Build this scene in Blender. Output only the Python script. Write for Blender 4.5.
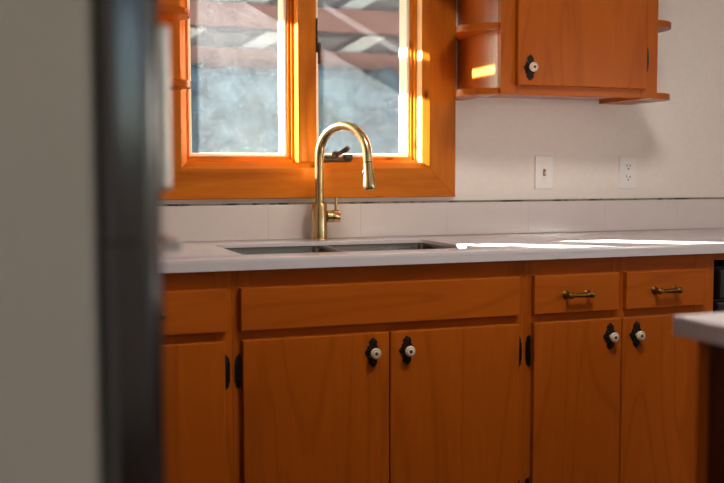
import bpy, bmesh, math, random
from mathutils import Vector, Matrix
random.seed(7)
scene = bpy.context.scene
col = scene.collection
for o in list(bpy.data.objects):
    bpy.data.objects.remove(o)
PI = math.pi

# ---------------------------------------------------------------- camera
YAW, PITCH, ROLL = math.radians(20.083), math.radians(3.99), math.radians(-0.089)
cam = bpy.data.cameras.new('camera')
cam_o = bpy.data.objects.new('camera', cam)
col.objects.link(cam_o)
F = Vector((math.sin(YAW) * math.cos(PITCH), math.cos(YAW) * math.cos(PITCH), -math.sin(PITCH)))
Rt = Vector((math.cos(YAW), -math.sin(YAW), 0)); U = Rt.cross(F)
R2 = Rt * math.cos(ROLL) + U * math.sin(ROLL); U2 = -Rt * math.sin(ROLL) + U * math.cos(ROLL)
m3 = Matrix((R2, U2, -F)).transposed()
cam_o.matrix_world = Matrix.Translation((0, -3.0455, 1.1272)) @ m3.to_4x4()
cam.sensor_width = 36; cam.lens = 50.0; cam.clip_start = 0.02
cam.dof.use_dof = True; cam.dof.focus_distance = 2.95; cam.dof.aperture_fstop = 2.9
scene.camera = cam_o

# ---------------------------------------------------------------- world, sun, exposure
scene.view_settings.view_transform = 'Standard'
scene.view_settings.look = 'None'
scene.view_settings.gamma = 1.0
scene.view_settings.use_curve_mapping = False
scene.view_settings.exposure = 0.0
SUN_DIR = Vector((1.0, -0.85, -0.52)).normalized()
world = bpy.data.worlds.new('sky'); scene.world = world; world.use_nodes = True
wn = world.node_tree
bg = wn.nodes['Background']
sky = wn.nodes.new('ShaderNodeTexSky')
sky.sky_type = 'NISHITA'; sky.sun_disc = False
sky.sun_elevation = math.asin(-SUN_DIR.z)
sky.sun_rotation = math.atan2(-SUN_DIR.x, -SUN_DIR.y)
wn.links.new(sky.outputs[0], bg.inputs[0])
bg.inputs[1].default_value = 0.30
sun = bpy.data.lights.new('sun', 'SUN'); sun.energy = 150.0; sun.angle = math.radians(0.53)
sun.color = (1.0, 0.93, 0.82)
sun_o = bpy.data.objects.new('sun', sun); col.objects.link(sun_o)
sun_o.rotation_euler = SUN_DIR.to_track_quat('-Z', 'Y').to_euler()
LAMP_MAIN, FILL_REAR, FILL_GLOBE = 45.0, 10.0, 26.0

# ---------------------------------------------------------------- materials
def lin(r, g, b):
    f = lambda c: (c / 255 / 12.92) if c / 255 <= .04045 else ((c / 255 + .055) / 1.055) ** 2.4
    return (f(r), f(g), f(b), 1)
def new_mat(name):
    m = bpy.data.materials.new(name); m.use_nodes = True
    return m, m.node_tree, m.node_tree.nodes['Principled BSDF']
def N(nt, t, **k):
    n = nt.nodes.new(t)
    for a, b in k.items(): setattr(n, a, b)
    return n
def ramp(nt, fac, stops, interp='LINEAR'):
    r = N(nt, 'ShaderNodeValToRGB'); r.color_ramp.interpolation = interp
    el = r.color_ramp.elements
    while len(el) < len(stops): el.new(0.5)
    for e, (p, c) in zip(el, stops): e.position = p; e.color = c
    nt.links.new(fac, r.inputs[0]); return r.outputs[0]
def mixc(nt, fac, a, b, mode='MIX'):
    x = N(nt, 'ShaderNodeMix', data_type='RGBA', blend_type=mode)
    if isinstance(fac, float): x.inputs[0].default_value = fac
    else: nt.links.new(fac, x.inputs[0])
    for i, v in ((6, a), (7, b)):
        if isinstance(v, tuple): x.inputs[i].default_value = v
        else: nt.links.new(v, x.inputs[i])
    return x.outputs[2]
def math_n(nt, op, a, b=None):
    x = N(nt, 'ShaderNodeMath', operation=op)
    for i, v in ((0, a), (1, b)):
        if v is None: continue
        if isinstance(v, (int, float)): x.inputs[i].default_value = v
        else: nt.links.new(v, x.inputs[i])
    return x.outputs[0]
def coords(nt, scale, rnd=True):
    tc = N(nt, 'ShaderNodeTexCoord')
    src = tc.outputs['Object']
    if rnd:
        oi = N(nt, 'ShaderNodeObjectInfo')
        sc = N(nt, 'ShaderNodeVectorMath', operation='SCALE'); sc.inputs[0].default_value = (7.3, 3.1, 11.7)
        nt.links.new(oi.outputs['Random'], sc.inputs['Scale'])
        ad = N(nt, 'ShaderNodeVectorMath', operation='ADD')
        nt.links.new(src, ad.inputs[0]); nt.links.new(sc.outputs[0], ad.inputs[1]); src = ad.outputs[0]
    mp = N(nt, 'ShaderNodeMapping'); mp.inputs['Scale'].default_value = scale
    nt.links.new(src, mp.inputs[0]); return mp.outputs[0]
def noise(nt, vec, scale, detail=3, rough=.5, dist=0.0):
    n = N(nt, 'ShaderNodeTexNoise'); nt.links.new(vec, n.inputs['Vector'])
    n.inputs['Scale'].default_value = scale; n.inputs['Detail'].default_value = detail
    n.inputs['Roughness'].default_value = rough; n.inputs['Distortion'].default_value = dist
    return n.outputs[0]
def bump(nt, h, strength, dist, bsdf):
    b = N(nt, 'ShaderNodeBump'); b.inputs['Strength'].default_value = strength; b.inputs['Distance'].default_value = dist
    nt.links.new(h, b.inputs['Height']); nt.links.new(b.outputs[0], bsdf.inputs['Normal'])

def wood(name, axis, dark, mid, light, rough=.38, knots=False, bands=9.0, contrast=1.0, spec=.1):
    """stained wood, the grain running along the given axis"""
    m, nt, p = new_mat(name)
    long_, cross = 0.55, 5.0
    s = {'X': (long_, cross, cross), 'Y': (cross, long_, cross), 'Z': (cross, cross, long_)}[axis]
    v = coords(nt, s)
    n = noise(nt, v, 1.0, 2, .45, .35)
    fr = math_n(nt, 'FRACT', math_n(nt, 'MULTIPLY', n, bands))
    tri = math_n(nt, 'ABSOLUTE', math_n(nt, 'SUBTRACT', fr, .5))       # contour lines: cathedral grain
    fs = tuple(c * 9 for c in s)
    fine = noise(nt, coords(nt, fs), 1.0, 4, .6)
    a = ramp(nt, tri, [(0.0, mid), (.34, mid), (.5, tuple(q * .92 for q in dark[:3]) + (1,))])
    b = ramp(nt, fine, [(.28, dark if knots else mid), (.5, mid), (.72, light)])
    c = mixc(nt, .45, a, b)
    big = noise(nt, coords(nt, tuple(q * .5 for q in s)), 1.0, 2)
    c = mixc(nt, math_n(nt, 'MULTIPLY', ramp(nt, big, [(.35, (0, 0, 0, 1)), (.65, (1, 1, 1, 1))]), .35 * contrast), c, dark)
    if knots:
        ks = {'X': (6, 12, 12), 'Y': (12, 6, 12), 'Z': (12, 12, 6)}[axis]
        kv = coords(nt, tuple(q * 1.4 for q in ks))
        vo = N(nt, 'ShaderNodeTexVoronoi'); nt.links.new(kv, vo.inputs['Vector']); vo.inputs['Scale'].default_value = 1.0
        vo.inputs['Randomness'].default_value = 1.0
        near = ramp(nt, vo.outputs['Distance'], [(.05, (1, 1, 1, 1)), (.2, (0, 0, 0, 1))])
        sep = N(nt, 'ShaderNodeSeparateColor'); nt.links.new(vo.outputs['Color'], sep.inputs[0])
        some = math_n(nt, 'GREATER_THAN', sep.outputs[0], .5)
        c = mixc(nt, math_n(nt, 'MULTIPLY', math_n(nt, 'MULTIPLY', near, some), .8), c, (dark[0] * .18, dark[1] * .12, dark[2] * .1, 1))
    nt.links.new(c, p.inputs['Base Color'])
    p.inputs['Roughness'].default_value = rough
    p.inputs['Specular IOR Level'].default_value = spec
    bump(nt, fine, .08, .002, p)
    return m
def plain(name, c, rough=.5, metal=0.0, var=.08, scale=40.0, bmp=0.0, spec=.5):
    m, nt, p = new_mat(name)
    v = coords(nt, (1, 1, 1)); n = noise(nt, v, scale, 3)
    k = 1 - var
    nt.links.new(ramp(nt, n, [(.3, (c[0] * k, c[1] * k, c[2] * k, 1)), (.7, (min(1, c[0] * (1 + var)), min(1, c[1] * (1 + var)), min(1, c[2] * (1 + var)), 1))]), p.inputs['Base Color'])
    p.inputs['Roughness'].default_value = rough; p.inputs['Metallic'].default_value = metal
    p.inputs['Specular IOR Level'].default_value = spec
    if bmp: bump(nt, n, bmp, .002, p)
    return m
M = {}
BD, BM, BL = lin(148, 69, 14), lin(172, 86, 20), lin(188, 100, 28)
for ax in 'XYZ':
    M['birch' + ax] = wood('stained_birch_' + ax, ax, BD, BM, BL, .27, False, 8.0)
    M['pine' + ax] = wood('orange_pine_' + ax, ax, lin(164, 82, 18), lin(200, 111, 28), lin(218, 132, 44), .27, True, 6.0)
    M['pale' + ax] = wood('pale_pine_' + ax, ax, lin(214, 150, 90), lin(236, 186, 132), lin(244, 204, 156), .4, False, 6.0)  # jamb pine made paler, the skylight on it put into the colour
    M['dark' + ax] = wood('dark_island_wood_' + ax, ax, lin(70, 32, 12), lin(92, 44, 18), lin(108, 54, 22), .45)
M['varnished'] = wood('varnished_end_panel', 'Z', BD, BM, BL, .22, False, 8.0, 1.0, .6)
M['wall'] = plain('wall_paint', lin(233, 225, 219), .75, var=.02, scale=60, bmp=.25)
M['ceiling'] = plain('ceiling_paint', lin(232, 228, 222), .9, var=.02)
M['floor'] = wood('floor_wood', 'X', lin(70, 40, 22), lin(96, 58, 32), lin(112, 70, 40), .4)
M['quartz'] = plain('white_quartz', lin(204, 197, 202), .16, var=.02, scale=300)
M['tile'] = plain('glazed_tile', lin(212, 203, 203), .12, var=.015, scale=14, bmp=.12)
M['grout'] = plain('grout_strip', lin(204, 192, 188), .8, var=.05, scale=90)
m, nt, p = new_mat('ragged_caulk')
n = noise(nt, coords(nt, (14, 1, 1), False), 1.0, 4, .7)
nt.links.new(ramp(nt, n, [(.50, lin(128, 120, 108)), (.56, lin(38, 34, 30))]), p.inputs['Base Color']); p.inputs['Roughness'].default_value = .9
M['caulk'] = m
# brushed metals
def brushed(name, c, rough, aniso_axis, amount=.12):
    m, nt, p = new_mat(name)
    s = {'X': (4, 260, 260), 'Y': (260, 4, 260), 'Z': (260, 260, 4)}[aniso_axis]
    n = noise(nt, coords(nt, s), 1.0, 2)
    nt.links.new(ramp(nt, n, [(.3, (c[0] * .85, c[1] * .85, c[2] * .85, 1)), (.7, c)]), p.inputs['Base Color'])
    p.inputs['Metallic'].default_value = 1.0
    r = N(nt, 'ShaderNodeMapRange'); nt.links.new(n, r.inputs[0]); r.inputs[3].default_value = rough - amount / 2; r.inputs[4].default_value = rough + amount / 2
    nt.links.new(r.outputs[0], p.inputs['Roughness'])
    return m
M['brass'] = brushed('brushed_gold', lin(212, 184, 136), .22, 'Z')
M['brass_dark'] = plain('dark_joint_ring', lin(40, 30, 20), .5, .6)  # dark metal for the recessed joint rings of the faucet
M['steel'] = brushed('sink_steel', lin(122, 117, 112), .26, 'X')
M['handle_steel'] = brushed('handle_steel', lin(205, 202, 198), .3, 'Z')
M['antique'] = plain('antique_brass', lin(120, 88, 38), .34, .9, var=.55, scale=260)
M['black_iron'] = plain('black_iron', lin(26, 22, 19), .42, .5, var=.4, scale=200)
M['porcelain'] = plain('porcelain', lin(226, 214, 196), .15, var=.02)
M['plate'] = plain('white_plastic', lin(233, 228, 227), .35, var=.01)
M['slot'] = plain('dark_slot', lin(52, 42, 36), .6)
M['bronze'] = plain('bronze_hardware', lin(82, 66, 52), .38, .7, var=.3, scale=120)
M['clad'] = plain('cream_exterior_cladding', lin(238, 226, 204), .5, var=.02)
M['fridge_side'] = plain('fridge_side_grey', lin(196, 195, 188), .5, var=.03, scale=200)
M['fridge_door'] = plain('dark_stainless', lin(92, 93, 96), .14, .85, var=.03, scale=300)
M['gasket'] = plain('gasket', lin(118, 116, 110), .7)
M['appliance_black'] = plain('appliance_black', lin(22, 20, 20), .22, var=.1)
M['grass'] = plain('shaded_grass', lin(24, 29, 31), .9, var=.3, scale=6)  # kept dark so little sunlight bounces off the ground
M['red_board'] = plain('red_brown_boards', lin(94, 64, 60), .8, var=.12, scale=8)
M['grey_board'] = plain('weathered_grey_boards', lin(80, 76, 80), .85, var=.15, scale=9)
M['white_board'] = plain('white_painted_boards', lin(122, 122, 124), .6, var=.03)
M['hedge'] = plain('skylight_blue_foliage', lin(36, 56, 70), .8, var=.7, scale=4)  # blue of skylight and dusty glass mixed into the foliage colour
m, nt, p = new_mat('lamp_diffuser')
p.inputs['Base Color'].default_value = (.9, .88, .84, 1); p.inputs['Emission Color'].default_value = (1, .92, .82, 1)
p.inputs['Emission Strength'].default_value = LAMP_MAIN; M['lamp_main'] = m
m2 = m.copy(); m2.node_tree.nodes['Principled BSDF'].inputs['Emission Strength'].default_value = FILL_REAR; M['fill_rear'] = m2
m3_ = m.copy(); m3_.node_tree.nodes['Principled BSDF'].inputs['Emission Strength'].default_value = FILL_GLOBE; M['fill_globe'] = m3_
# dusty, water-spotted window glass
def dusty_glass(name, haze):
    m = bpy.data.materials.new(name); m.use_nodes = True; nt = m.node_tree
    nt.nodes.remove(nt.nodes['Principled BSDF']); out = nt.nodes['Material Output']
    tr = N(nt, 'ShaderNodeBsdfTransparent'); tr.inputs[0].default_value = (.93, .97, .96, 1)
    gl = N(nt, 'ShaderNodeBsdfGlossy'); gl.inputs['Roughness'].default_value = .02
    a = N(nt, 'ShaderNodeMixShader'); a.inputs[0].default_value = .04; nt.links.new(tr.outputs[0], a.inputs[1]); nt.links.new(gl.outputs[0], a.inputs[2])
    di = N(nt, 'ShaderNodeBsdfTranslucent'); di.inputs[0].default_value = (.74, .80, .88, 1)
    df = N(nt, 'ShaderNodeBsdfDiffuse'); df.inputs[0].default_value = (.7, .7, .7, 1)
    d = N(nt, 'ShaderNodeMixShader'); d.inputs[0].default_value = .3
    nt.links.new(di.outputs[0], d.inputs[1]); nt.links.new(df.outputs[0], d.inputs[2])
    v = coords(nt, (1, 1, 1))
    n1 = noise(nt, v, 9, 4, .65, 1.2); n2 = noise(nt, v, 175, 1, .7)
    vo = N(nt, 'ShaderNodeTexVoronoi'); nt.links.new(v, vo.inputs['Vector']); vo.inputs['Scale'].default_value = 95
    spots = ramp(nt, vo.outputs['Distance'], [(.08, (1, 1, 1, 1)), (.2, (0, 0, 0, 1))])
    sep = N(nt, 'ShaderNodeSeparateColor'); nt.links.new(vo.outputs['Color'], sep.inputs[0])
    sp = math_n(nt, 'MULTIPLY', spots, math_n(nt, 'GREATER_THAN', sep.outputs[1], .72))
    f = math_n(nt, 'MULTIPLY', ramp(nt, n1, [(.25, (.45, .45, .45, 1)), (.75, (1, 1, 1, 1))]), haze)
    f = math_n(nt, 'MULTIPLY', f, ramp(nt, n2, [(.3, (.45, .45, .45, 1)), (.7, (1.6, 1.6, 1.6, 1))]))
    f = math_n(nt, 'ADD', f, math_n(nt, 'MULTIPLY', sp, .07))
    x = N(nt, 'ShaderNodeMixShader'); nt.links.new(f, x.inputs[0]); nt.links.new(a.outputs[0], x.inputs[1]); nt.links.new(d.outputs[0], x.inputs[2])
    nt.links.new(x.outputs[0], out.inputs[0])
    return m
M['glass_l'] = dusty_glass('dusty_glass', .0155)
M['glass_r'] = dusty_glass('spotted_glass', .011)
m = bpy.data.materials.new('clear_glass'); m.use_nodes = True; nt = m.node_tree
nt.nodes.remove(nt.nodes['Principled BSDF'])
tr = N(nt, 'ShaderNodeBsdfTransparent'); gl = N(nt, 'ShaderNodeBsdfGlossy'); gl.inputs['Roughness'].default_value = .02
x = N(nt, 'ShaderNodeMixShader'); x.inputs[0].default_value = .06
nt.links.new(tr.outputs[0], x.inputs[1]); nt.links.new(gl.outputs[0], x.inputs[2]); nt.links.new(x.outputs[0], nt.nodes['Material Output'].inputs[0])
M['clear'] = m

# ---------------------------------------------------------------- geometry helpers
ORG = {}
def finish(name, bm, mat, parent=None, origin=None, smooth=None):
    """one mesh object; vertices are given in world metres and re-based on the object's origin"""
    if origin is None: origin = ORG[parent.name] if parent else Vector((0, 0, 0))
    origin = Vector(origin)
    bmesh.ops.translate(bm, verts=bm.verts, vec=-origin)
    bmesh.ops.recalc_face_normals(bm, faces=bm.faces)
    me = bpy.data.meshes.new(name); bm.to_mesh(me); bm.free()
    me.materials.append(M[mat] if isinstance(mat, str) else mat)
    if smooth is not None:
        for q in me.polygons: q.use_smooth = True
        me.set_sharp_from_angle(angle=math.radians(smooth))
    return place(name, me, parent, origin)
def place(name, me, parent, origin):
    o = bpy.data.objects.new(name, me); col.objects.link(o)
    origin = Vector(origin); ORG[o.name] = origin
    if parent: o.parent = parent; o.location = origin - ORG[parent.name]
    else: o.location = origin
    return o
def thing(name, label, cat, loc, group=None, kind=None):
    o = bpy.data.objects.new(name, None); col.objects.link(o); o.empty_display_size = .05
    o.location = loc; ORG[o.name] = Vector(loc)
    return tag(o, label, cat, group, kind)
def tag(o, label=None, cat=None, group=None, kind=None):
    if label: o['label'] = label
    if cat: o['category'] = cat
    if group: o['group'] = group
    if kind: o['kind'] = kind
    return o
def box(bm, x0, x1, y0, y1, z0, z1, bev=0.0, seg=2):
    vs = [bm.verts.new((x, y, z)) for x in (x0, x1) for y in (y0, y1) for z in (z0, z1)]
    fs = [bm.faces.new([vs[i] for i in f]) for f in ((0, 1, 3, 2), (4, 6, 7, 5), (0, 4, 5, 1), (2, 3, 7, 6), (0, 2, 6, 4), (1, 5, 7, 3))]
    if bev:
        es = list({e for f in fs for e in f.edges})
        bmesh.ops.bevel(bm, geom=es, offset=bev, segments=seg, profile=.5, affect='EDGES')
    return bm
def bx(*a, **k): return box(bmesh.new(), *a, **k)
def lathe(bm, prof, origin, axis, seg=24):
    """prof: (radius, distance along the axis)"""
    axis = Vector(axis).normalized(); origin = Vector(origin)
    a = axis.orthogonal().normalized(); b = axis.cross(a)
    rings = []
    for r, t in prof:
        rings.append([bm.verts.new(origin + axis * t + (a * math.cos(2 * PI * i / seg) + b * math.sin(2 * PI * i / seg)) * max(r, 1e-5)) for i in range(seg)])
    for q, w in zip(rings, rings[1:]):
        for i in range(seg): bm.faces.new((q[i], q[(i + 1) % seg], w[(i + 1) % seg], w[i]))
    bm.faces.new(rings[0][::-1]); bm.faces.new(rings[-1])
    return bm
def tube(bm, pts, rad, seg=20):
    pts = [Vector(p) for p in pts]; n = len(pts)
    rad = rad if isinstance(rad, (list, tuple)) else [rad] * n
    t0 = (pts[1] - pts[0]).normalized(); a = t0.orthogonal().normalized(); rings = []
    for i, p in enumerate(pts):
        t = (pts[min(i + 1, n - 1)] - pts[max(i - 1, 0)]).normalized()
        a = (a - t * a.dot(t)).normalized(); b = t.cross(a)
        rings.append([bm.verts.new(p + (a * math.cos(2 * PI * k / seg) + b * math.sin(2 * PI * k / seg)) * rad[i]) for k in range(seg)])
    for q, w in zip(rings, rings[1:]):
        for k in range(seg): bm.faces.new((q[k], q[(k + 1) % seg], w[(k + 1) % seg], w[k]))
    bm.faces.new(rings[0][::-1]); bm.faces.new(rings[-1]); return bm
def prism(bm, poly, fn, d0, d1, bev=0.0):
    """poly: 2-D outline; fn(u, v, d) gives the 3-D point"""
    A = [bm.verts.new(fn(u, v, d0)) for u, v in poly]; B = [bm.verts.new(fn(u, v, d1)) for u, v in poly]
    n = len(poly); fa = bm.faces.new(A[::-1]); fb = bm.faces.new(B)
    for i in range(n): bm.faces.new((A[i], A[(i + 1) % n], B[(i + 1) % n], B[i]))
    if bev: bmesh.ops.bevel(bm, geom=list(fb.edges), offset=bev, segments=2, profile=.5, affect='EDGES')
    return bm
XZ = lambda u, v, d: (u, d, v)
XY = lambda u, v, d: (u, v, d)
def rrect(x0, x1, y0, y1, r, n=5):
    out = []
    for cx, cy, a in ((x1 - r, y1 - r, 0), (x0 + r, y1 - r, 90), (x0 + r, y0 + r, 180), (x1 - r, y0 + r, 270)):
        for i in range(n + 1):
            t = math.radians(a + 90 * i / n); out.append((cx + r * math.cos(t), cy + r * math.sin(t)))
    return out
def frame_loft(bm, x0, x1, z0, z1, prof):
    """picture frame with mitred corners: prof is a list of (inset, y)"""
    rings = [[bm.verts.new(q) for q in ((x0 + i, y, z0 + i), (x1 - i, y, z0 + i), (x1 - i, y, z1 - i), (x0 + i, y, z1 - i))] for i, y in prof]
    for q, w in zip(rings, rings[1:]):
        for k in range(4): bm.faces.new((q[k], q[(k + 1) % 4], w[(k + 1) % 4], w[k]))
    return bm
def frame_side(side, x0, x1, z0, z1, prof):
    """one mitred board of a picture frame, closed"""
    bm = bmesh.new(); g = .0006
    def ends(i):
        c = {'bottom': ((x0 + i + g, z0 + i), (x1 - i - g, z0 + i)), 'top': ((x0 + i + g, z1 - i), (x1 - i - g, z1 - i)),
             'left': ((x0 + i, z0 + i + g), (x0 + i, z1 - i - g)), 'right': ((x1 - i, z0 + i + g), (x1 - i, z1 - i - g))}[side]
        return c
    A = []; B = []
    for i, y in prof:
        (ax, az), (cx, cz) = ends(i); A.append(bm.verts.new((ax, y, az))); B.append(bm.verts.new((cx, y, cz)))
    n = len(prof)
    for k in range(n): bm.faces.new((A[k], A[(k + 1) % n], B[(k + 1) % n], B[k]))
    bm.faces.new(A[::-1]); bm.faces.new(B)
    return bm
def struct(name, bm, mat, label, cat, parent=None, **k):
    return tag(finish(name, bm, mat, parent, **k), label, cat, kind='structure')

# ---------------------------------------------------------------- room shell
CT = .915                                                   # worktop height
XL, XR, YR, H = -.66, 5.7, -6.0, 2.44
WX0, WX1, WZ0, WZ1 = .515, 1.352, 1.128, 2.052              # opening for the sink window
struct('floor', bx(XL - .15, XR + .15, YR - .15, .12, -.05, 0), 'floor', 'dark wooden kitchen floor below the cabinets', 'floor')
struct('ceiling', bx(XL - .15, XR + .15, YR - .15, .12, H, H + .05), 'ceiling', 'plain white ceiling above the kitchen', 'ceiling')
def wall_holes(bm, axis, u0, u1, d0, d1, holes):
    """wall slab made of boxes around rectangular holes (u0, u1, z0, z1), sorted along u"""
    def b(a0, a1, z0, z1):
        if axis == 'X': box(bm, a0, a1, d0, d1, z0, z1)
        else: box(bm, d0, d1, a0, a1, z0, z1)
    u = u0
    for h0, h1, z0, z1 in holes:
        b(u, h0, 0, H)
        if z0 > 0: b(h0, h1, 0, z0)
        b(h0, h1, z1, H); u = h1
    b(u, u1, 0, H); return bm
struct('wall_back', wall_holes(bmesh.new(), 'X', XL, XR, 0, .12, [(WX0, WX1, WZ0, WZ1)]), 'wall', 'off-white painted wall around the sink window', 'wall')
struct('wall_left', bx(XL - .12, XL, YR, .12, 0, H), 'wall', 'off-white painted wall behind the refrigerator', 'wall')
struct('wall_right', bx(XR, XR + .12, YR, .12, 0, H), 'wall', 'off-white painted wall at the far right end', 'wall')
struct('wall_rear', wall_holes(bmesh.new(), 'X', XL, XR, YR - .12, YR, [(-.05, 1.15, 1.25, 1.95), (1.8, 3.4, .02, 2.1)]), 'wall', 'off-white painted wall opposite the sink', 'wall')

# ---------------------------------------------------------------- sink window
CX0, CX1, CZ0, CZ1 = .437, 1.436, 1.043, 2.15               # casing outer edge
win = thing('window_1', 'orange pine casement window with two dusty panes above the sink', 'window', (.9365, 0, CZ0), kind='structure')
cp = [(0, .0), (0, -.018), (.002, -.02), (.092, -.02), (.094, -.0195), (.113, -.0005), (.113, .0)]
for s, mt in (('bottom', 'pineX'), ('top', 'pineX'), ('left', 'pineZ'), ('right', 'pineZ')):
    finish('casing_board', frame_side(s, CX0, CX1, CZ0, CZ1, cp), mt, win)
JX0, JX1, JZ0, JZ1 = .55, 1.323, 1.156, 2.037               # inside of the jambs
MU0, MU1 = .901, .961                                       # mullion
jp = [(-.03, .001), (0, .001), (0, .118), (-.03, .118)]
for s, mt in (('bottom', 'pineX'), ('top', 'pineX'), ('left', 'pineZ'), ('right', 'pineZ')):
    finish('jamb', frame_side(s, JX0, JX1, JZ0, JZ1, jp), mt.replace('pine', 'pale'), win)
finish('mullion', bx(MU0, MU1, .0, .112, JZ0, JZ1, bev=.003), 'pineZ', win)
sp = [(0, .112), (0, .045), (.008, .045), (.0085, .055), (.017, .055), (.0172, .112)]
bp = [(.0174, .112), (.0174, .064), (.019, .063), (.026, .0645), (.0275, .068), (.029, .108), (.026, .112)]
for k, (a, b) in enumerate(((JX0, MU0), (MU1, JX1))):
    sash = thing('sash', None, None, (a, .045, JZ0)); sash.parent = win; sash.location = Vector((a, .045, JZ0)) - ORG[win.name]
    for s, mt in (('bottom', 'pineX'), ('top', 'pineX'), ('left', 'pineZ'), ('right', 'pineZ')):
        finish('stile' if s in ('left', 'right') else 'rail', frame_side(s, a + .0005, b - .0005, JZ0 + .0005, JZ1 - .0005, sp), mt, sash)
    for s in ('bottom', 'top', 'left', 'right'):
        tag(finish('glazing_bead', frame_side(s, a + .0005, b - .0005, JZ0 + .0005, JZ1 - .0005, bp), 'clad', sash), 'glazing bead coloured cream like skylit wood')  # cream tone stands in for skylight on the inner sash step
    i = .0275
    pane = finish('pane', bx(a + i, b - i, .098, .102, JZ0 + i, JZ1 - i), 'glass_l' if k == 0 else 'glass_r', sash)
    tag(pane, 'dust-hazed glass pane' if k == 0 else 'water-spotted glass pane')
ep = [(-.012, .113), (.029, .113), (.029, .124), (-.012, .124)]
for a, b in ((JX0, MU0), (MU1, JX1)):
    for s in ('bottom', 'top', 'left', 'right'):
        finish('exterior_cladding', frame_side(s, a, b, JZ0, JZ1, ep), 'clad', win)
# latch lever on the mullion and crank operator on the sill
bm = bmesh.new(); box(bm, .9615, .9665, -.004, .02, 1.50, 1.606, .0015); box(bm, .967, .973, -.012, .004, 1.465, 1.53, .0015)
tag(finish('latch_lever', bm, 'bronze', win), 'dark sash latch lever')
bm = bmesh.new()
box(bm, .985, 1.082, .008, .04, 1.157, 1.170, .003); box(bm, .995, 1.03, .004, .03, 1.168, 1.178, .003)
box(bm, 1.055, 1.085, .004, .028, 1.162, 1.182, .004)
lathe(bm, [(.008, 0), (.011, .004), (.011, .02), (.006, .026)], (1.03, .022, 1.166), (0, -.3, 1), 16)
crank = tag(finish('crank_operator', bm, 'bronze', win, smooth=40), 'dark bronze window crank')
bm = bmesh.new(); tube(bm, [(1.025, .012, 1.178), (1.042, .006, 1.186), (1.058, .0, 1.196)], [.006, .0065, .0075], 12)
lathe(bm, [(.004, -.01), (.0085, -.004), (.0085, .006), (.004, .011)], (1.06, -.002, 1.197), (.6, -.3, .5), 14)
finish('crank_handle', bm, 'bronze', crank, smooth=45)
# rear window and patio door (behind the camera)
w2 = thing('window_2', 'white-framed window in the wall opposite the sink', 'window', (.55, YR, 1.25), kind='structure')
fp = [(0, 0), (0, -.11), (.05, -.11), (.05, 0)]
finish('window_frame', frame_loft(bmesh.new(), -.05, 1.15, 1.25, 1.95, [(i, YR + y) for i, y in fp] + [(0, YR)]), 'plate', w2)
finish('pane', bx(0, 1.1, YR - .07, YR - .066, 1.3, 1.9), 'clear', w2)
d1 = thing('door_1', 'white-framed glass patio door opposite the sink', 'door', (2.6, YR, .02), kind='structure')
for a, b in ((1.8, 2.6), (2.6, 3.4)):
    dl = finish('door_leaf', frame_loft(bmesh.new(), a, b, .02, 2.1, [(i * 1.5, YR + y) for i, y in fp] + [(0, YR)]), 'plate', d1)
    finish('pane', bx(a + .075, b - .075, YR - .07, YR - .066, .095, 2.025), 'clear', dl)

# ---------------------------------------------------------------- tiled splashback
bs = thing('tile_backsplash', 'low white glazed tile backsplash along the back of the worktop', 'backsplash', (1.02, 0, CT))
TW = .3055; t0 = .798 - 5 * TW
ts = bx(-TW / 2 + .0005, TW / 2 - .0005, -.0115, -.0005, .0015, .1085, bev=.0010)
me = None; x = t0
while x < 2.72:
    a, b = max(x, XL + .001), min(x + TW, 2.72)
    if b - a > .03:
        if b - a > TW - .001:
            if me is None:
                o = finish('tile', ts, 'tile', bs, origin=(0, 0, 0)); me = o.data; o.location = Vector((x + TW / 2, 0, CT)) - ORG[bs.name]
            else: place('tile', me, bs, (x + TW / 2, 0, CT))
        else:
            finish('tile', bx(a + .0008, b - .0008, -.0115, -.0005, CT + .0015, CT + .1085, bev=.0010), 'tile', bs)
    x += TW
finish('grout', bx(XL + .001, 2.72, -.0108, -.0002, CT + .0005, CT + .1075), 'grout', bs)
finish('caulk_line', bx(XL + .001, 2.72, -.0085, -.0002, CT + .1086, CT + .1145, bev=.001), 'caulk', bs)

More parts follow.
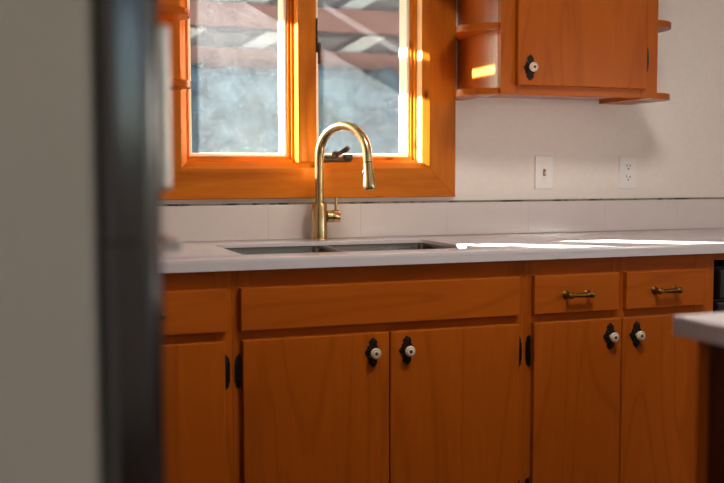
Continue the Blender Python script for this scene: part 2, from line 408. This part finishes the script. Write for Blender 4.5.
# ---------------------------------------------------------------- cabinets
def knob(door, x, z, y):
    """ornate dark backplate with a white porcelain knob, facing -Y"""
    half = [(0, .0385), (.004, .0365), (.007, .032), (.0112, .030), (.0118, .025), (.0092, .0205), (.0098, .0175), (.0138, .0178), (.0155, .013), (.0145, .0085),
            (.0185, .008), (.0205, .0035), (.0235, 0)]
    out = half + [(u, -v) for u, v in half[-2::-1]]
    out = out + [(-u, v) for u, v in out[-2:0:-1]]
    bm = prism(bmesh.new(), [(x + u, z + v) for u, v in out], XZ, y, y - .0026, .0008)
    for u, v, r in ((0, .028, .0055), (0, -.028, .0055), (.011, .013, .0038), (-.011, .013, .0038), (.011, -.013, .0038), (-.011, -.013, .0038), (.0175, 0, .0035), (-.0175, 0, .0035), (0, .0355, .002), (0, -.0355, .002)):
        lathe(bm, [(r, 0), (r * .9, .0012), (r * .5, .0024), (.0006, .003)], (x + u, y - .0024, z + v), (0, -1, 0), 8)
    pl = tag(finish('knob_backplate', bm, 'antique_plate', door, smooth=35), 'ornate dark metal backplate')
    bm = lathe(bmesh.new(), [(.005, 0), (.005, .010), (.009, .012), (.0135, .016), (.0145, .020), (.0135, .0235), (.0112, .0252), (.0104, .0242), (.009, .0255), (.0062, .0262), (.005, .0255)], (x, y - .0026, z), (0, -1, 0), 24)
    k = tag(finish('knob', bm, 'porcelain', door, smooth=40), 'round white porcelain knob')
    bm = tube(bmesh.new(), [(x + .0104 * math.cos(2 * PI * q / 24), y - .0276, z + .0104 * math.sin(2 * PI * q / 24)) for q in range(25)], .0009, 6)
    tag(finish('knob_ring', bm, 'ring', door, smooth=40), 'tan ring line on the knob')
    bm = lathe(bmesh.new(), [(.0052, 0), (.0052, .0008), (.0035, .002), (.001, .0026)], (x, y - .0279, z), (0, -1, 0), 12)
    tag(finish('knob_screw', bm, 'antique', door, smooth=40), 'brass knob centre')
M['ring'] = plain('tan_ring', lin(150, 122, 92), .3)
M['antique_plate'] = plain('antique_plate', lin(44, 33, 20), .4, .7, var=.7, scale=240)
def pull(drawer, x, z, y):
    """antique brass bar pull on two flared posts"""
    bm = bmesh.new()
    for s in (-1, 1):
        lathe(bm, [(.0115, 0), (.0115, .002), (.008, .005), (.0058, .010), (.0058, .018), (.0085, .022), (.0095, .026), (.0075, .030), (.003, .032)], (x + s * .0345, y, z), (0, -1, 0), 16)
    pr = [(.0025, -.051), (.006, -.049), (.0078, -.045), (.0062, -.040), (.0046, -.034), (.0066, -.029), (.0046, -.025), (.0056, -.015), (.0068, 0)]
    pr = [(r, t * .84) for r, t in pr]
    pr = pr + [(r, -t) for r, t in pr[-2::-1]]
    lathe(bm, pr, (x, y - .0245, z), (1, 0, 0), 14)
    return tag(finish('bar_pull', bm, 'antique', drawer, smooth=40), 'antique brass bar pull')
def hinge(door, x, z, y, side, w=.0125):
    """black scalloped surface hinge leaf on the stile beside the door, with its barrel (side: +1 = leaf right of the barrel)"""
    half = [(0, .0425), (.5, .0405), (.8, .034), (.6, .030), (1, .024), (.84, .018), (1, .010), (.92, 0)]
    out = [(u, v) for u, v in half] + [(u, -v) for u, v in half[-2::-1]]
    out = [(x + side * u * w, z + v) for u, v in out]
    bm = prism(bmesh.new(), out, XZ, y, y - .003, .0008)
    lathe(bm, [(.001, -.045), (.003, -.043), (.002, -.040), (.0034, -.037), (.0034, .037), (.002, .040), (.003, .043), (.001, .045)], (x, y - .003, z), (0, 0, 1), 10)
    return tag(finish('hinge', bm, 'black_iron', door, smooth=40), 'black iron hinge')
def slab(x0, x1, z0, z1, y, t=.019):
    """lipped slab door or drawer front with softened edges"""
    bm = bx(x0, x1, y - t, y - .0005, z0, z1)
    fr = [e for e in bm.edges if all(abs(v.co.y - (y - t)) < 1e-5 for v in e.verts)]
    bmesh.ops.bevel(bm, geom=fr, offset=.0035, segments=3, profile=.5, affect='EDGES')
    return bm
def bars(rects, y0, y1):
    bm = bmesh.new()
    for a, b, c, d in rects: box(bm, a, b, y0, y1, c, d, .0007, 1)
    return bm
FY = -.60
DT, DB = .708, .135                                         # doors top and bottom
FT, FB = .8385, .7305                                       # drawer fronts
BT = CT - .030                                              # underside of the worktop
def base_unit(name, label, x0, x1, fronts, doors, stiles, hollow=False):
    c = thing(name, label, 'cabinet', ((x0 + x1) / 2, -.3, 0), 'base cabinets under the white worktop')
    bm = bmesh.new()
    box(bm, x0 + .002, x0 + .018, FY + .02, -.004, .1, BT - .001); box(bm, x1 - .018, x1 - .002, FY + .02, -.004, .1, BT - .001)
    box(bm, x0 + .0185, x1 - .0185, FY + .02, -.004, .1, .118); box(bm, x0 + .0185, x1 - .0185, -.012, -.004, .1185, BT - .001)
    finish('carcass', bm, 'birchZ', c)
    finish('toe_kick', bx(x0 + .002, x1 - .002, FY + .07, FY + .085, .0, .0995), 'darkX', c)
    for a, b in stiles: finish('stile', bx(a, b, FY, FY + .0195, .1, BT - .0005, bev=.0006, seg=1), 'birchZ', c)
    ss = sorted(stiles)
    for (a, b), (a2, b2) in zip(ss, ss[1:]):
        for z0, z1 in ((.1, .15), (.695, .745), (.824, BT - .0005)):
            finish('rail', bx(b + .0003, a2 - .0003, FY + .0004, FY + .0195, z0, z1, bev=.0006, seg=1), 'birchX', c)
    for a, b, px in fronts:
        d = finish('drawer_front', slab(a, b, FB, FT, FY), 'birchX', c)
        if px is not None: pull(d, px, .7825, FY - .019)
        else: tag(d, 'blank false drawer front')
    for a, b, kx, hx, side in doors:
        d = finish('door', slab(a, b, DB, DT, FY), 'birchZ', c)
        knob(d, kx, .657, FY - .019)
        if hx is not None:
            for hz in (.628, .225): hinge(d, hx, hz, FY, side)
    return c
base_unit('base_cabinet', 'orange wooden base cabinet partly hidden behind the refrigerator', XL + .004, .5485,
          [(.14, .533, .335), (-.60, .115, -.24)], [(.14, .527, .17, .5305, 1), (-.60, .115, .08, None, 1)],
          [(XL + .004, -.575), (.09, .16), (.505, .5485)])
base_unit('sink_cabinet', 'orange wooden sink cabinet with two doors below a wide false front', .549, 1.3715,
          [(.5675, 1.3485, None)], [(.572, .9635, .917, .5665, -1), (.9665, 1.3485, 1.013, 1.353, 1)],
          [(.549, .60), (1.325, 1.3715)])
base_unit('base_cabinet', 'orange wooden base cabinet with two small drawers right of the sink', 1.372, 2.012,
          [(1.3945, 1.669, 1.528), (1.6935, 1.9655, 1.823)], [(1.395, 1.6785, 1.6405, 1.389, -1), (1.6815, 1.9655, 1.7285, 1.971, 1)],
          [(1.372, 1.42), (1.655, 1.705), (1.945, 2.012)])

# dishwasher right of the cabinets
dw = thing('dishwasher', 'black dishwasher at the right end of the base cabinets', 'dishwasher', (2.32, -.3, 0))
finish('tub', bx(2.024, 2.616, -.575, -.01, .1, .84, bev=.004), 'appliance_black', dw)
finish('front_panel', bx(2.026, 2.614, -.60, -.576, .12, .735, bev=.006), 'appliance_black', dw)
finish('control_panel', bx(2.026, 2.614, -.607, -.576, .742, .835, bev=.006), 'appliance_black', dw)
finish('door_handle', bx(2.12, 2.52, -.622, -.6075, .752, .772, bev=.005), 'appliance_black', dw)
finish('toe_kick', bx(2.03, 2.61, -.54, -.53, .0, .099), 'appliance_black', dw)
ft = tag(finish('filler_rail', bx(2.0125, 2.62, FY, FY + .02, .862, BT - .0005, bev=.0008), 'birchX'), 'orange wooden rail under the worktop above the black dishwasher', 'rail')
ep_ = tag(finish('end_panel', bx(2.6205, 2.66, FY, -.004, 0, BT - .0005, bev=.001), 'birchZ'), 'orange wooden end panel beyond the dishwasher', 'panel')

# ---------------------------------------------------------------- worktop with sink cut-out
SX0, SX1, SY0, SY1 = .597, 1.262, -.532, -.145
def slab_with_hole(outer, hole, z0, z1, name, mat, bev, under):
    bm = bmesh.new(); loops = []
    for z in (z0, z1):
        vo = [bm.verts.new((x, y, z)) for x, y in outer]; vh = [bm.verts.new((x, y, z)) for x, y in hole]
        eo = [bm.edges.new((vo[i], vo[(i + 1) % len(vo)])) for i in range(len(vo))]
        eh = [bm.edges.new((vh[i], vh[(i + 1) % len(vh)])) for i in range(len(vh))]
        bmesh.ops.triangle_fill(bm, use_beauty=True, use_dissolve=False, edges=eo + eh)
        loops.append((vo, vh, eo, eh))
    for k in (0, 1):
        a, b = loops[0][k], loops[1][k]; n = len(a)
        for i in range(n): bm.faces.new((a[i], a[(i + 1) % n], b[(i + 1) % n], b[i]))
    top = [e for e in loops[1][2] + loops[1][3] if e.is_valid]
    bmesh.ops.bevel(bm, geom=top, offset=bev, segments=3, profile=.5, affect='EDGES')
    inner, zb = under
    ls = []
    for z in (zb, z0 + .0005):
        vo = [bm.verts.new((x, y, z)) for x, y in outer]; vh = [bm.verts.new((x, y, z)) for x, y in inner]
        eo = [bm.edges.new((vo[i], vo[(i + 1) % len(vo)])) for i in range(len(vo))]
        eh = [bm.edges.new((vh[i], vh[(i + 1) % len(vh)])) for i in range(len(vh))]
        bmesh.ops.triangle_fill(bm, use_beauty=True, use_dissolve=False, edges=eo + eh); ls.append((vo, vh))
    for k in (0, 1):
        a, b = ls[0][k], ls[1][k]; n = len(a)
        for i in range(n): bm.faces.new((a[i], a[(i + 1) % n], b[(i + 1) % n], b[i]))
    return finish(name, bm, mat, smooth=30)
wt = slab_with_hole([(XL + .002, -.635), (2.70, -.635), (2.70, -.0005), (XL + .002, -.0005)], rrect(SX0, SX1, SY0, SY1, .018), CT - .012, CT, 'worktop', 'quartz', .003, (rrect(SX0 - .03, SX1 + .03, SY0 - .03, SY1 + .03, .03), BT))
tag(wt, 'long white stone worktop with the sink cut into it', 'worktop')

# ---------------------------------------------------------------- double sink
sk = thing('kitchen_sink', 'stainless steel double-bowl sink set under the white worktop', 'sink', (.93, -.34, .70))
def bowl(x0, x1, y0, y1, zt, zb, r):
    bm = bmesh.new(); prev = None
    prof = [(-.006, zt), (.0, zt), (.003, zt - .012), (.006, zb + .03), (.012, zb + .012), (.03, zb + .001), (.05, zb)]
    for ins, z in prof:
        ring = [bm.verts.new((x, y, z)) for x, y in rrect(x0 + ins, x1 - ins, y0 + ins, y1 - ins, max(r, .02 + ins * .4), 6)]
        if prev:
            n = len(ring)
            for i in range(n): bm.faces.new((prev[i], prev[(i + 1) % n], ring[(i + 1) % n], ring[i]))
        prev = ring
    bm.faces.new(prev)
    return bm
ZT = CT - .0125; DX = .936
for k, (a, b) in enumerate(((SX0 - .004, DX - .012), (DX + .012, SX1 + .004))):
    bo = finish('bowl', bowl(a, b, SY0 - .004, SY1 + .004, ZT, .70, .03), 'steel', sk, smooth=50)
    bm = lathe(bmesh.new(), [(.045, 0), (.045, .002), (.036, .003), (.030, .0006), (.004, .0004)], ((a + b) / 2, -.33, .7003), (0, 0, 1), 24)
    finish('drain', bm, 'steel', bo, smooth=40)
bm = bx(DX - .0128, DX + .0128, SY0 - .003, SY1 + .003, ZT - .016, ZT - .0005, bev=.006, seg=3)
tag(finish('divider', bm, 'steel', sk, smooth=50), 'bright steel divider')

# ---------------------------------------------------------------- faucet
fx, fy = .945, -.078
fc = thing('faucet', 'brushed gold pull-down kitchen faucet with a high arched spout', 'faucet', (fx, fy, CT))
finish('base_ring', lathe(bmesh.new(), [(.0275, 0), (.0275, .004), (.0262, .006), (.0245, .007)], (fx, fy, CT + .0003), (0, 0, 1), 32), 'brass', fc, smooth=40)
finish('body', lathe(bmesh.new(), [(.0242, .0072), (.0242, .112), (.0235, .1135), (.015, .1137)], (fx, fy, CT), (0, 0, 1), 36), 'brass', fc, smooth=40)
th = math.radians(32); dv = Vector((math.sin(th), -math.cos(th), 0)); ra = .094
zc = 1.171; pts = [Vector((fx, fy, CT + .113)), Vector((fx, fy, 1.10)), Vector((fx, fy, zc - .02))]
tilt = math.radians(10)
for i in range(0, 25):
    a = PI - (PI - tilt * 0 + math.radians(2)) * i / 24
    pts.append(Vector((fx, fy, zc)) + dv * (ra + ra * math.cos(a)) + Vector((0, 0, ra * math.sin(a))))
e = pts[-1]; d_ = (pts[-1] - pts[-2]).normalized()
d_ = (d_ + dv * .06).normalized()
finish('spout', tube(bmesh.new(), pts + [e + d_ * .012], .0137, 24), 'brass', fc, smooth=50)
h0 = e + d_ * .0125
finish('joint_ring', lathe(bmesh.new(), [(.0125, 0), (.0125, .002)], h0, d_, 24), 'brass_dark', fc)
sh = finish('spray_head', lathe(bmesh.new(), [(.0138, .0022), (.0142, .012), (.0155, .035), (.0182, .056), (.0198, .069), (.0198, .077), (.019, .079)], h0, d_, 32), 'brass', fc, smooth=40)
finish('spray_nozzle', lathe(bmesh.new(), [(.0165, .0791), (.016, .082), (.012, .0825)], h0, d_, 24), 'appliance_black', sh, smooth=40)
bl = -Rt * .9 - Vector((0, 1, 0)) * .1
bl = (bl - d_ * bl.dot(d_)).normalized()
finish('spray_button', lathe(bmesh.new(), [(.006, .008), (.006, .0165), (.0045, .018)], h0 + d_ * .03, bl, 14), 'slot', sh, smooth=40)
hz = CT + .073
hd = finish('handle_hub', lathe(bmesh.new(), [(.0190, .0225), (.0190, .0395)], (fx, fy, hz), (1, 0, 0), 28), 'brass', fc, smooth=40)
finish('handle_ring', lathe(bmesh.new(), [(.0178, .0395), (.0178, .0415)], (fx, fy, hz), (1, 0, 0), 24), 'brass_dark', fc)
finish('handle_cap', lathe(bmesh.new(), [(.0192, .0415), (.0192, .062), (.0182, .0635), (.006, .064)], (fx, fy, hz), (1, 0, 0), 28), 'brass', fc, smooth=40)
finish('lever', lathe(bmesh.new(), [(.0042, .015), (.0048, .057), (.0046, .0585), (.002, .0592)], (fx + .052, fy, hz), (.06, .0, 1), 16), 'brass', fc, smooth=40)

# ---------------------------------------------------------------- wall cabinets with open end shelves
UB, UTOP, UY = 1.361, 2.13, -.305
def end_shelf(c, xs, side, z, th=.019, w=.102, notch=None, taper=False):
    """shelf with one big rounded corner; side +1 sticks out to the right"""
    n = 14; yf = UY + .012; pts = [(xs, -.002), (xs, yf)]
    yc = -.185
    for i in range(1, n + 1):
        a = PI / 2 * i / n
        pts.append((xs + side * w * math.sin(a), yc + (yf - yc) * math.cos(a)))
    if taper:                                               # cut back to clear the window casing
        pts += [(xs + side * (w - .002), yc + .015), (notch + .003 * side, -.0225), (notch, -.0225), (notch, -.002)]
    elif notch:
        pts += [(xs + side * w, -.0225), (notch, -.0225), (notch, -.002)]
    else: pts += [(xs + side * w, -.002)]
    bm = prism(bmesh.new(), pts, XY, z, z + th)
    return finish('end_shelf', bm, 'birchX', c, smooth=35)
def wall_unit(label, x0, x1, dx, sides, notches, knobs, hinges_):
    c = thing('wall_cabinet', label, 'cabinet', ((x0 + x1) / 2, -.15, UB), 'wall cabinets beside the sink window')
    bm = bmesh.new()
    box(bm, x0, x0 + .018, UY + .0195, -.002, UB, UTOP); box(bm, x1 - .018, x1, UY + .0195, -.002, UB, UTOP)
    for z in (UB + .012, UTOP - .018, 1.74): box(bm, x0 + .0183, x1 - .0183, UY + .0195, -.002, z, z + .018)
    box(bm, x0 + .0183, x1 - .0183, -.008, -.002, UB + .031, UTOP - .019)
    finish('carcass', bm, 'varnished', c)
    for a, b in ((x0, x0 + .062), (x1 - .062, x1)): finish('stile', bx(a, b, UY, UY + .019, UB, UTOP, bev=.0008, seg=1), 'birchZ', c)
    for a, b in ((UB, UB + .04), (UTOP - .05, UTOP)): finish('rail', bx(x0 + .0623, x1 - .0623, UY + .0004, UY + .019, a, b, bev=.0008, seg=1), 'birchX', c)
    for (a, b), kx, (hx, hs) in zip(dx, knobs, hinges_):
        d = finish('door', slab(a, b, 1.388, UTOP - .02, UY), 'birchZ', c)
        knob(d, kx, 1.441, UY - .019)
        for z in (1.482, 2.03): hinge(d, hx, z, UY, hs, .012)
    for s, nt_ in zip(sides, notches):
        for z in ((UB, 1.557, 1.757, 1.957) if nt_ else (UB, 1.594, 1.794, 1.994)):
            end_shelf(c, x0 - .0005 if s < 0 else x1 + .0005, s, z, notch=nt_, w=.088 if s < 0 else (.104 if nt_ else .114), taper=nt_ is not None)
    return c
wall_unit('orange wooden wall cabinet right of the window with rounded end shelves', 1.45, 2.015, [(1.498, 1.9625)], (-1, 1), (1.439, None), [1.540], [(1.968, 1)])
wall_unit('orange wooden wall cabinet left of the window, mostly hidden by the refrigerator', -.24, .425, [(-.19, .373)], (1,), (.434,), [.33], [(-.195, -1)])

# ---------------------------------------------------------------- switch and outlet plates
def wall_plate(name, label, cat, x, z):
    c = thing(name, label, cat, (x, 0, z))
    finish('cover_plate', bx(x - .035, x + .035, -.0065, -.0005, z - .0572, z + .0572, bev=.002), 'plate', c)
    return c
c = wall_plate('light_switch', 'white toggle light switch on the wall under the cabinet', 'switch', 1.779, 1.1225)
finish('toggle_slot', bx(1.774, 1.784, -.0073, -.0066, 1.111, 1.134), 'brass_slot' if 'brass_slot' in M else 'antique', c)
bm = bx(1.7755, 1.7825, -.019, -.0074, 1.114, 1.124, bev=.0015); finish('toggle', bm, 'plate', c)
for z in (1.1225 - .030, 1.1225 + .030): finish('screw', lathe(bmesh.new(), [(.0035, 0), (.0035, .0008), (.002, .0015)], (1.779, -.0066, z), (0, -1, 0), 12), 'plate', c)
c = wall_plate('wall_outlet', 'white double power outlet on the wall right of the switch', 'outlet', 2.118, 1.1225)
ins = finish('receptacle', bx(2.1015, 2.1345, -.0085, -.0066, 1.089, 1.156, bev=.001), 'plate', c)
for dz in (-.0195, .0195):
    for u, w, h_ in ((-.0065, .0028, .009), (.0065, .0028, .0075)):
        finish('slot', bx(2.118 + u - w / 2, 2.118 + u + w / 2, -.0092, -.0086, 1.1225 + dz, 1.1225 + dz + h_), 'slot', ins)
    finish('slot', lathe(bmesh.new(), [(.003, 0), (.003, .0006)], (2.118, -.0086, 1.1225 + dz - .007), (0, -1, 0), 10), 'slot', ins)
for z in (1.1225 - .048, 1.1225 + .048): finish('screw', lathe(bmesh.new(), [(.0033, 0), (.0033, .0008), (.002, .0014)], (2.118, -.0066, z), (0, -1, 0), 12), 'plate', c)

# ---------------------------------------------------------------- island
IX, IY = .937, -1.818
it = tag(finish('island_worktop', bx(IX, 2.6, -2.75, IY, CT - .030, CT, bev=.003, seg=3), 'quartz'), 'white stone worktop corner of the island in the right foreground', 'worktop')
ic = thing('island_cabinet', 'dark wooden island base under the white worktop at the right edge', 'cabinet', (1.77, -2.28, 0))
finish('body', bx(IX + .038, 2.55, -2.70, IY - .024, .1, CT - .0305), 'darkZ', ic)
finish('corner_post', bx(IX + .026, IX + .0378, IY - .046, IY - .024, 0, CT - .0306, bev=.004), 'birchZ', ic)
finish('side_panel', bx(IX + .030, IX + .0378, -2.64, IY - .0465, .12, CT - .031, bev=.001), 'darkZ', ic)
finish('toe_kick', bx(IX + .09, 2.5, -2.66, IY - .07, 0, .0995), 'darkX', ic)

# ---------------------------------------------------------------- refrigerator
rf = thing('refrigerator', 'large blurred grey refrigerator in the left foreground', 'refrigerator', (-.26, -1.81, 0))
RY0, RY1 = -2.22, -1.40
bm = bx(XL + .03, .0775, RY0, RY1, .05, 1.76)
es = [e for e in bm.edges if abs(e.verts[0].co.z - e.verts[1].co.z) > .5]
bmesh.ops.bevel(bm, geom=es, offset=.012, segments=4, profile=.5, affect='EDGES')
finish('body', bm, 'fridge_side', rf, smooth=40)
finish('base_grille', bx(-.5, .06, RY0 + .02, RY1 - .02, .0, .0495), 'gasket', rf)
def fdoor(z0, z1):
    finish('gasket', bx(.078, .079, RY0 + .012, RY1 - .012, z0 + .01, z1 - .01), 'gasket', rf)
    bm = bx(.0793, .130, RY0 - .004, RY1 + .004, z0, z1)
    es = [e for e in bm.edges if abs(e.verts[0].co.z - e.verts[1].co.z) > .3 and e.verts[0].co.x > .12]
    bmesh.ops.bevel(bm, geom=es, offset=.016, segments=6, profile=.5, affect='EDGES')
    es = [e for e in bm.edges if abs(e.verts[0].co.z - e.verts[1].co.z) > .3 and e.verts[0].co.x < .1 and e.verts[1].co.x < .1]
    bmesh.ops.bevel(bm, geom=es, offset=.012, segments=5, profile=.5, affect='EDGES')
    return finish('refrigerator_door', bm, 'fridge_door', rf, smooth=40)
up = fdoor(1.0710, 1.76); lo = fdoor(.06, 1.069)
bm = bmesh.new(); box(bm, .146, .176, -1.985, -1.95, 1.107, 1.280, .004); box(bm, .1305, .147, -1.98, -1.955, 1.118, 1.138, .003); box(bm, .1305, .147, -1.98, -1.955, 1.25, 1.27, .003)
finish('door_handle', bm, 'handle_steel', up)
bm = bmesh.new(); box(bm, .146, .180, -2.02, -1.58, 1.047, 1.058, .003); box(bm, .1305, .147, -2.0, -1.98, 1.048, 1.057, .002); box(bm, .1305, .147, -1.62, -1.60, 1.048, 1.057, .002)
finish('door_handle', bm, 'handle_steel', lo)

# ---------------------------------------------------------------- ceiling lamps and added fill lamps
def ceiling_lamp(x, y, r, mt, label):
    c = thing('ceiling_lamp', label, 'lamp', (x, y, H), 'flush ceiling lamps')
    finish('lamp_base', lathe(bmesh.new(), [(r + .012, 0), (r + .012, .03), (r + .004, .034)], (x, y, H - .0003), (0, 0, -1), 40), 'plate', c, smooth=40)
    finish('lamp_shade', lathe(bmesh.new(), [(r, .0345), (r * .97, .05), (r * .8, .07), (r * .45, .082), (.01, .086)], (x, y, H), (0, 0, -1), 40), mt, c, smooth=60)
ceiling_lamp(1.2, -1.75, .24, 'lamp_main', 'round white flush ceiling lamp above the island')
ceiling_lamp(.2, -4.5, .17, 'fill_rear', 'added flush ceiling lamp filling the rear of the room')  # fill lamp added out of view to brighten refrigerator side and left wall

GX, GY, GC, GR = 4.2, -4.2, 1.45, .24
pl = thing('fill_pendant', 'added white globe fill lamp out of view at the rear right', 'lamp', (GX, GY, H))  # unseen lamp added as soft fill from behind the island
finish('canopy', lathe(bmesh.new(), [(.06, 0), (.06, .015), (.02, .03)], (GX, GY, H - .0003), (0, 0, -1), 24), 'plate', pl, smooth=40)
finish('cord', lathe(bmesh.new(), [(.004, .0302), (.004, H - GC - GR)], (GX, GY, H), (0, 0, -1), 10), 'plate', pl)
finish('fill_globe_shade', lathe(bmesh.new(), [(GR * math.sin(PI * i / 20) + .002, H - GC - GR * math.cos(PI * i / 20)) for i in range(21)], (GX, GY, H), (0, 0, -1), 36), 'fill_globe', pl, smooth=60)

# ---------------------------------------------------------------- outdoors
tag(finish('ground', bx(-12, 16, .13, 16, -.35, -.3), 'grass'), 'dark green ground outside the window', 'ground', kind='structure')
# eave boards running out from the wall, upper left of the window: they cut the sunlight into bands
ev = thing('eave_frame', 'weathered boards of the eave outside, above the window', 'eave', (.3, .8, 1.9))
S_ = .52; ex = .30
for c0, c1 in ((2.055, 2.172), (2.204, 2.62)):
    finish('eave_board', bx(ex, ex + .02, .125, 2.6, c0 - S_ * ex, c1 - S_ * ex), 'grey_board', ev)
finish('bracket', bx(ex - .03, ex - .0005, .125, .16, c0 - S_ * ex - .2, 2.45), 'grey_board', ev)
# stepped board wall of the neighbouring outbuilding
ob = thing('board_shed', 'red-brown board shed with white slanted braces seen through the window', 'shed', (2.8, 5.2, -.3))
def hboard(name, z0, z1, y, mt):
    finish(name, bx(.2, 6.2, y, y + .05, z0, z1, bev=.006), mt, ob)
for z0, z1 in ((1.935, 2.125), (2.285, 2.485)): hboard('board', z0, z1, 5.0, 'red_board')
for z0, z1 in ((2.125, 2.285), (2.485, 2.75), (2.76, 3.1)): hboard('board', z0, z1, 5.25, 'grey_board')
finish('back_wall', bx(.2, 6.2, 5.31, 5.4, -.3, 3.2), 'grey_board', ob)
for xa in (1.2, 1.9, 2.75, 3.3, 4.0):
    for z0, z1 in ((2.13, 2.28), (2.49, 2.74)):
        dx = .26 if z0 < 2.3 else .42
        finish('brace', prism(bmesh.new(), [(xa, z0), (xa + .2, z0), (xa + .2 + dx, z1), (xa + dx, z1)], XZ, 5.12, 5.16), 'white_board', ob)
# hedge in front of it
hb = bmesh.new()
bmesh.ops.create_grid(hb, x_segments=120, y_segments=60, size=.5)
from mathutils import noise as mnoise
for v in hb.verts:
    u, w = v.co.x, v.co.y + .5                              # w = 0 front foot .. 1 top back
    X = .0 + (u + .5) * 6.4
    ang = w * PI * .62
    Y = 4.55 - .55 * math.cos(ang) * (1 if w < .8 else 1); Z = -.3 + 2.22 * min(1, w * 1.25) ** .9
    q = Vector((X * 2.2, Y * 2.2, Z * 2.2))
    k = mnoise.fractal(q, .8, 2.1, 4) * .16
    v.co = Vector((X, Y - k - .1 * mnoise.noise(q * 4), Z + (k * .35 if w > .7 else 0)))
hg = tag(finish('hedge', hb, 'hedge', smooth=180), 'skylight-tinted blue-green clipped hedge below the boards outside the window', 'hedge')
